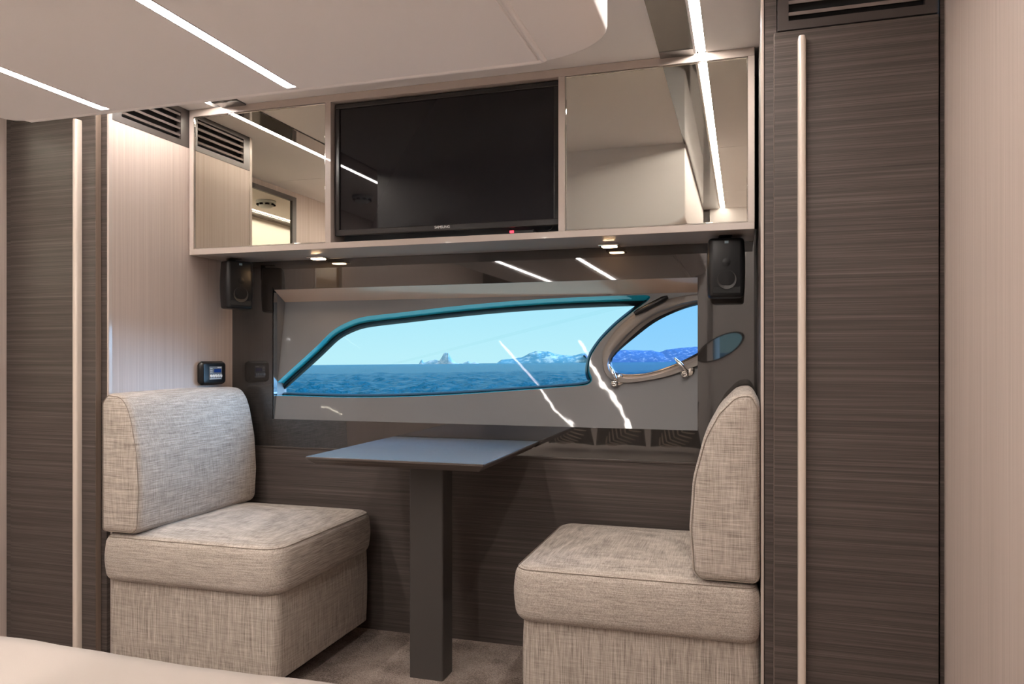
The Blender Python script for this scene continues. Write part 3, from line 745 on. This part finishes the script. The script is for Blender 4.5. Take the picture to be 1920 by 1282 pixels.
pillow(-.425, .42, .1, 'dark leaf-print cushion on the bed, rightmost of the three reflections')

# ---------------------------------------------------------------- outside: sea and land (the boat lists a little)
fwd = Vector((-st, ct)); rgt = Vector((ct, st))
def lvl(x_, y_):
    f_ = x_*fwd.x+y_*fwd.y; r_ = x_*rgt.x+y_*rgt.y
    return -.0084*f_+.0105*r_
bm = bmesh.new()
angs = [-62+.36*k for k in range(int(74/.36))]; a = 12+2
full = angs+[14+6*k for k in range(1, 47)]
angs = [math.radians(v) for v in full if v < 298]
rad = []; r_ = 5.0
while r_ < 6000:
    rad.append(r_); r_ *= 1.014 if r_ < 160 else 1.06
R = []
for r_ in rad:
    row = []
    for a in angs:
        x_, y_ = r_*math.sin(a), r_*math.cos(a)
        fade = max(0, min(1, (300-r_)/200)) if r_ > 100 else 1
        h = 0
        if fade > 0:
            h = .42*noise.noise((x_*.33, y_*.33, 0))+.30*noise.noise((x_*.9, y_*.9, 5))+.15*noise.noise((x_*2.2, y_*2.2, 9))
        row.append(bm.verts.new((x_, y_, -.85+lvl(x_, y_)+h*fade*.8)))
    R.append(row)
for j in range(len(R)-1):
    for i in range(len(angs)): k = (i+1) % len(angs); bm.faces.new((R[j][i], R[j][k], R[j+1][k], R[j+1][i]))
sea = obj('sea', bm, sea_m, None, smooth=180, label='rippled turquoise blue sea beyond the window', cat='water', kind='stuff', origin=(0, 0, -.85), recalc=True)
def land(name, D, prof, depth, m_, label, cat, seed=0, jag=.15, n=160):
    """prof: (px, height in px above the sea line); built as a heightfield ridge at distance D"""
    x0_, x1_ = prof[0][0], prof[-1][0]
    def hgt(px):
        for (a, ha), (b_, hb) in zip(prof, prof[1:]):
            if a <= px <= b_: return ha+(hb-ha)*(px-a)/(b_-a)
        return 0
    bm = bmesh.new(); rows = []
    M = 14
    for j in range(M+1):
        v = j/M; row = []
        for i in range(n+1):
            px = x0_+(x1_-x0_)*i/n; r_ = (px-960)/F; dist = D+depth*(v-.5)
            p2 = fwd*dist+rgt*(r_*D); sh = math.sin(math.pi*v)**.8
            hh = hgt(px)*D/F*sh
            nz = noise.fractal((i*.13+seed, v*2.5, seed), 1, 2, 5)
            hh = max(0, hh*(1+jag*nz*(1-abs(2*v-1)*.3)*(0.25 if abs(v-.5) < .04 else 1)))
            row.append(bm.verts.new((p2.x, p2.y, -1.0+lvl(p2.x, p2.y)+hh-(1.5 if v in (0, 1) else 0))))
        rows.append(row)
    for j in range(M):
        for i in range(n): bm.faces.new((rows[j][i], rows[j][i+1], rows[j+1][i+1], rows[j+1][i]))
    return obj(name, bm, m_, None, label=label, cat=cat, smooth=25)
land('rocky_islet', 2600, [(786,0),(789,7),(792,9),(794,3),(800,4),(806,7),(818,8),(824,6),(829,14),(832,20),(837,22),(839,20),(841,22),(844,14),(848,8),(855,2),(862,0)], 60, rock_m, 'jagged pale rock islet rising steeply from the sea on the horizon', 'island', 2, .12, 90)
land('low_islet', 2700, [(866,0),(872,3),(878,5),(884,2),(892,3),(898,0)], 40, rock_m, 'tiny low islet just right of the steep rock islet', 'island', 5, .2, 50)
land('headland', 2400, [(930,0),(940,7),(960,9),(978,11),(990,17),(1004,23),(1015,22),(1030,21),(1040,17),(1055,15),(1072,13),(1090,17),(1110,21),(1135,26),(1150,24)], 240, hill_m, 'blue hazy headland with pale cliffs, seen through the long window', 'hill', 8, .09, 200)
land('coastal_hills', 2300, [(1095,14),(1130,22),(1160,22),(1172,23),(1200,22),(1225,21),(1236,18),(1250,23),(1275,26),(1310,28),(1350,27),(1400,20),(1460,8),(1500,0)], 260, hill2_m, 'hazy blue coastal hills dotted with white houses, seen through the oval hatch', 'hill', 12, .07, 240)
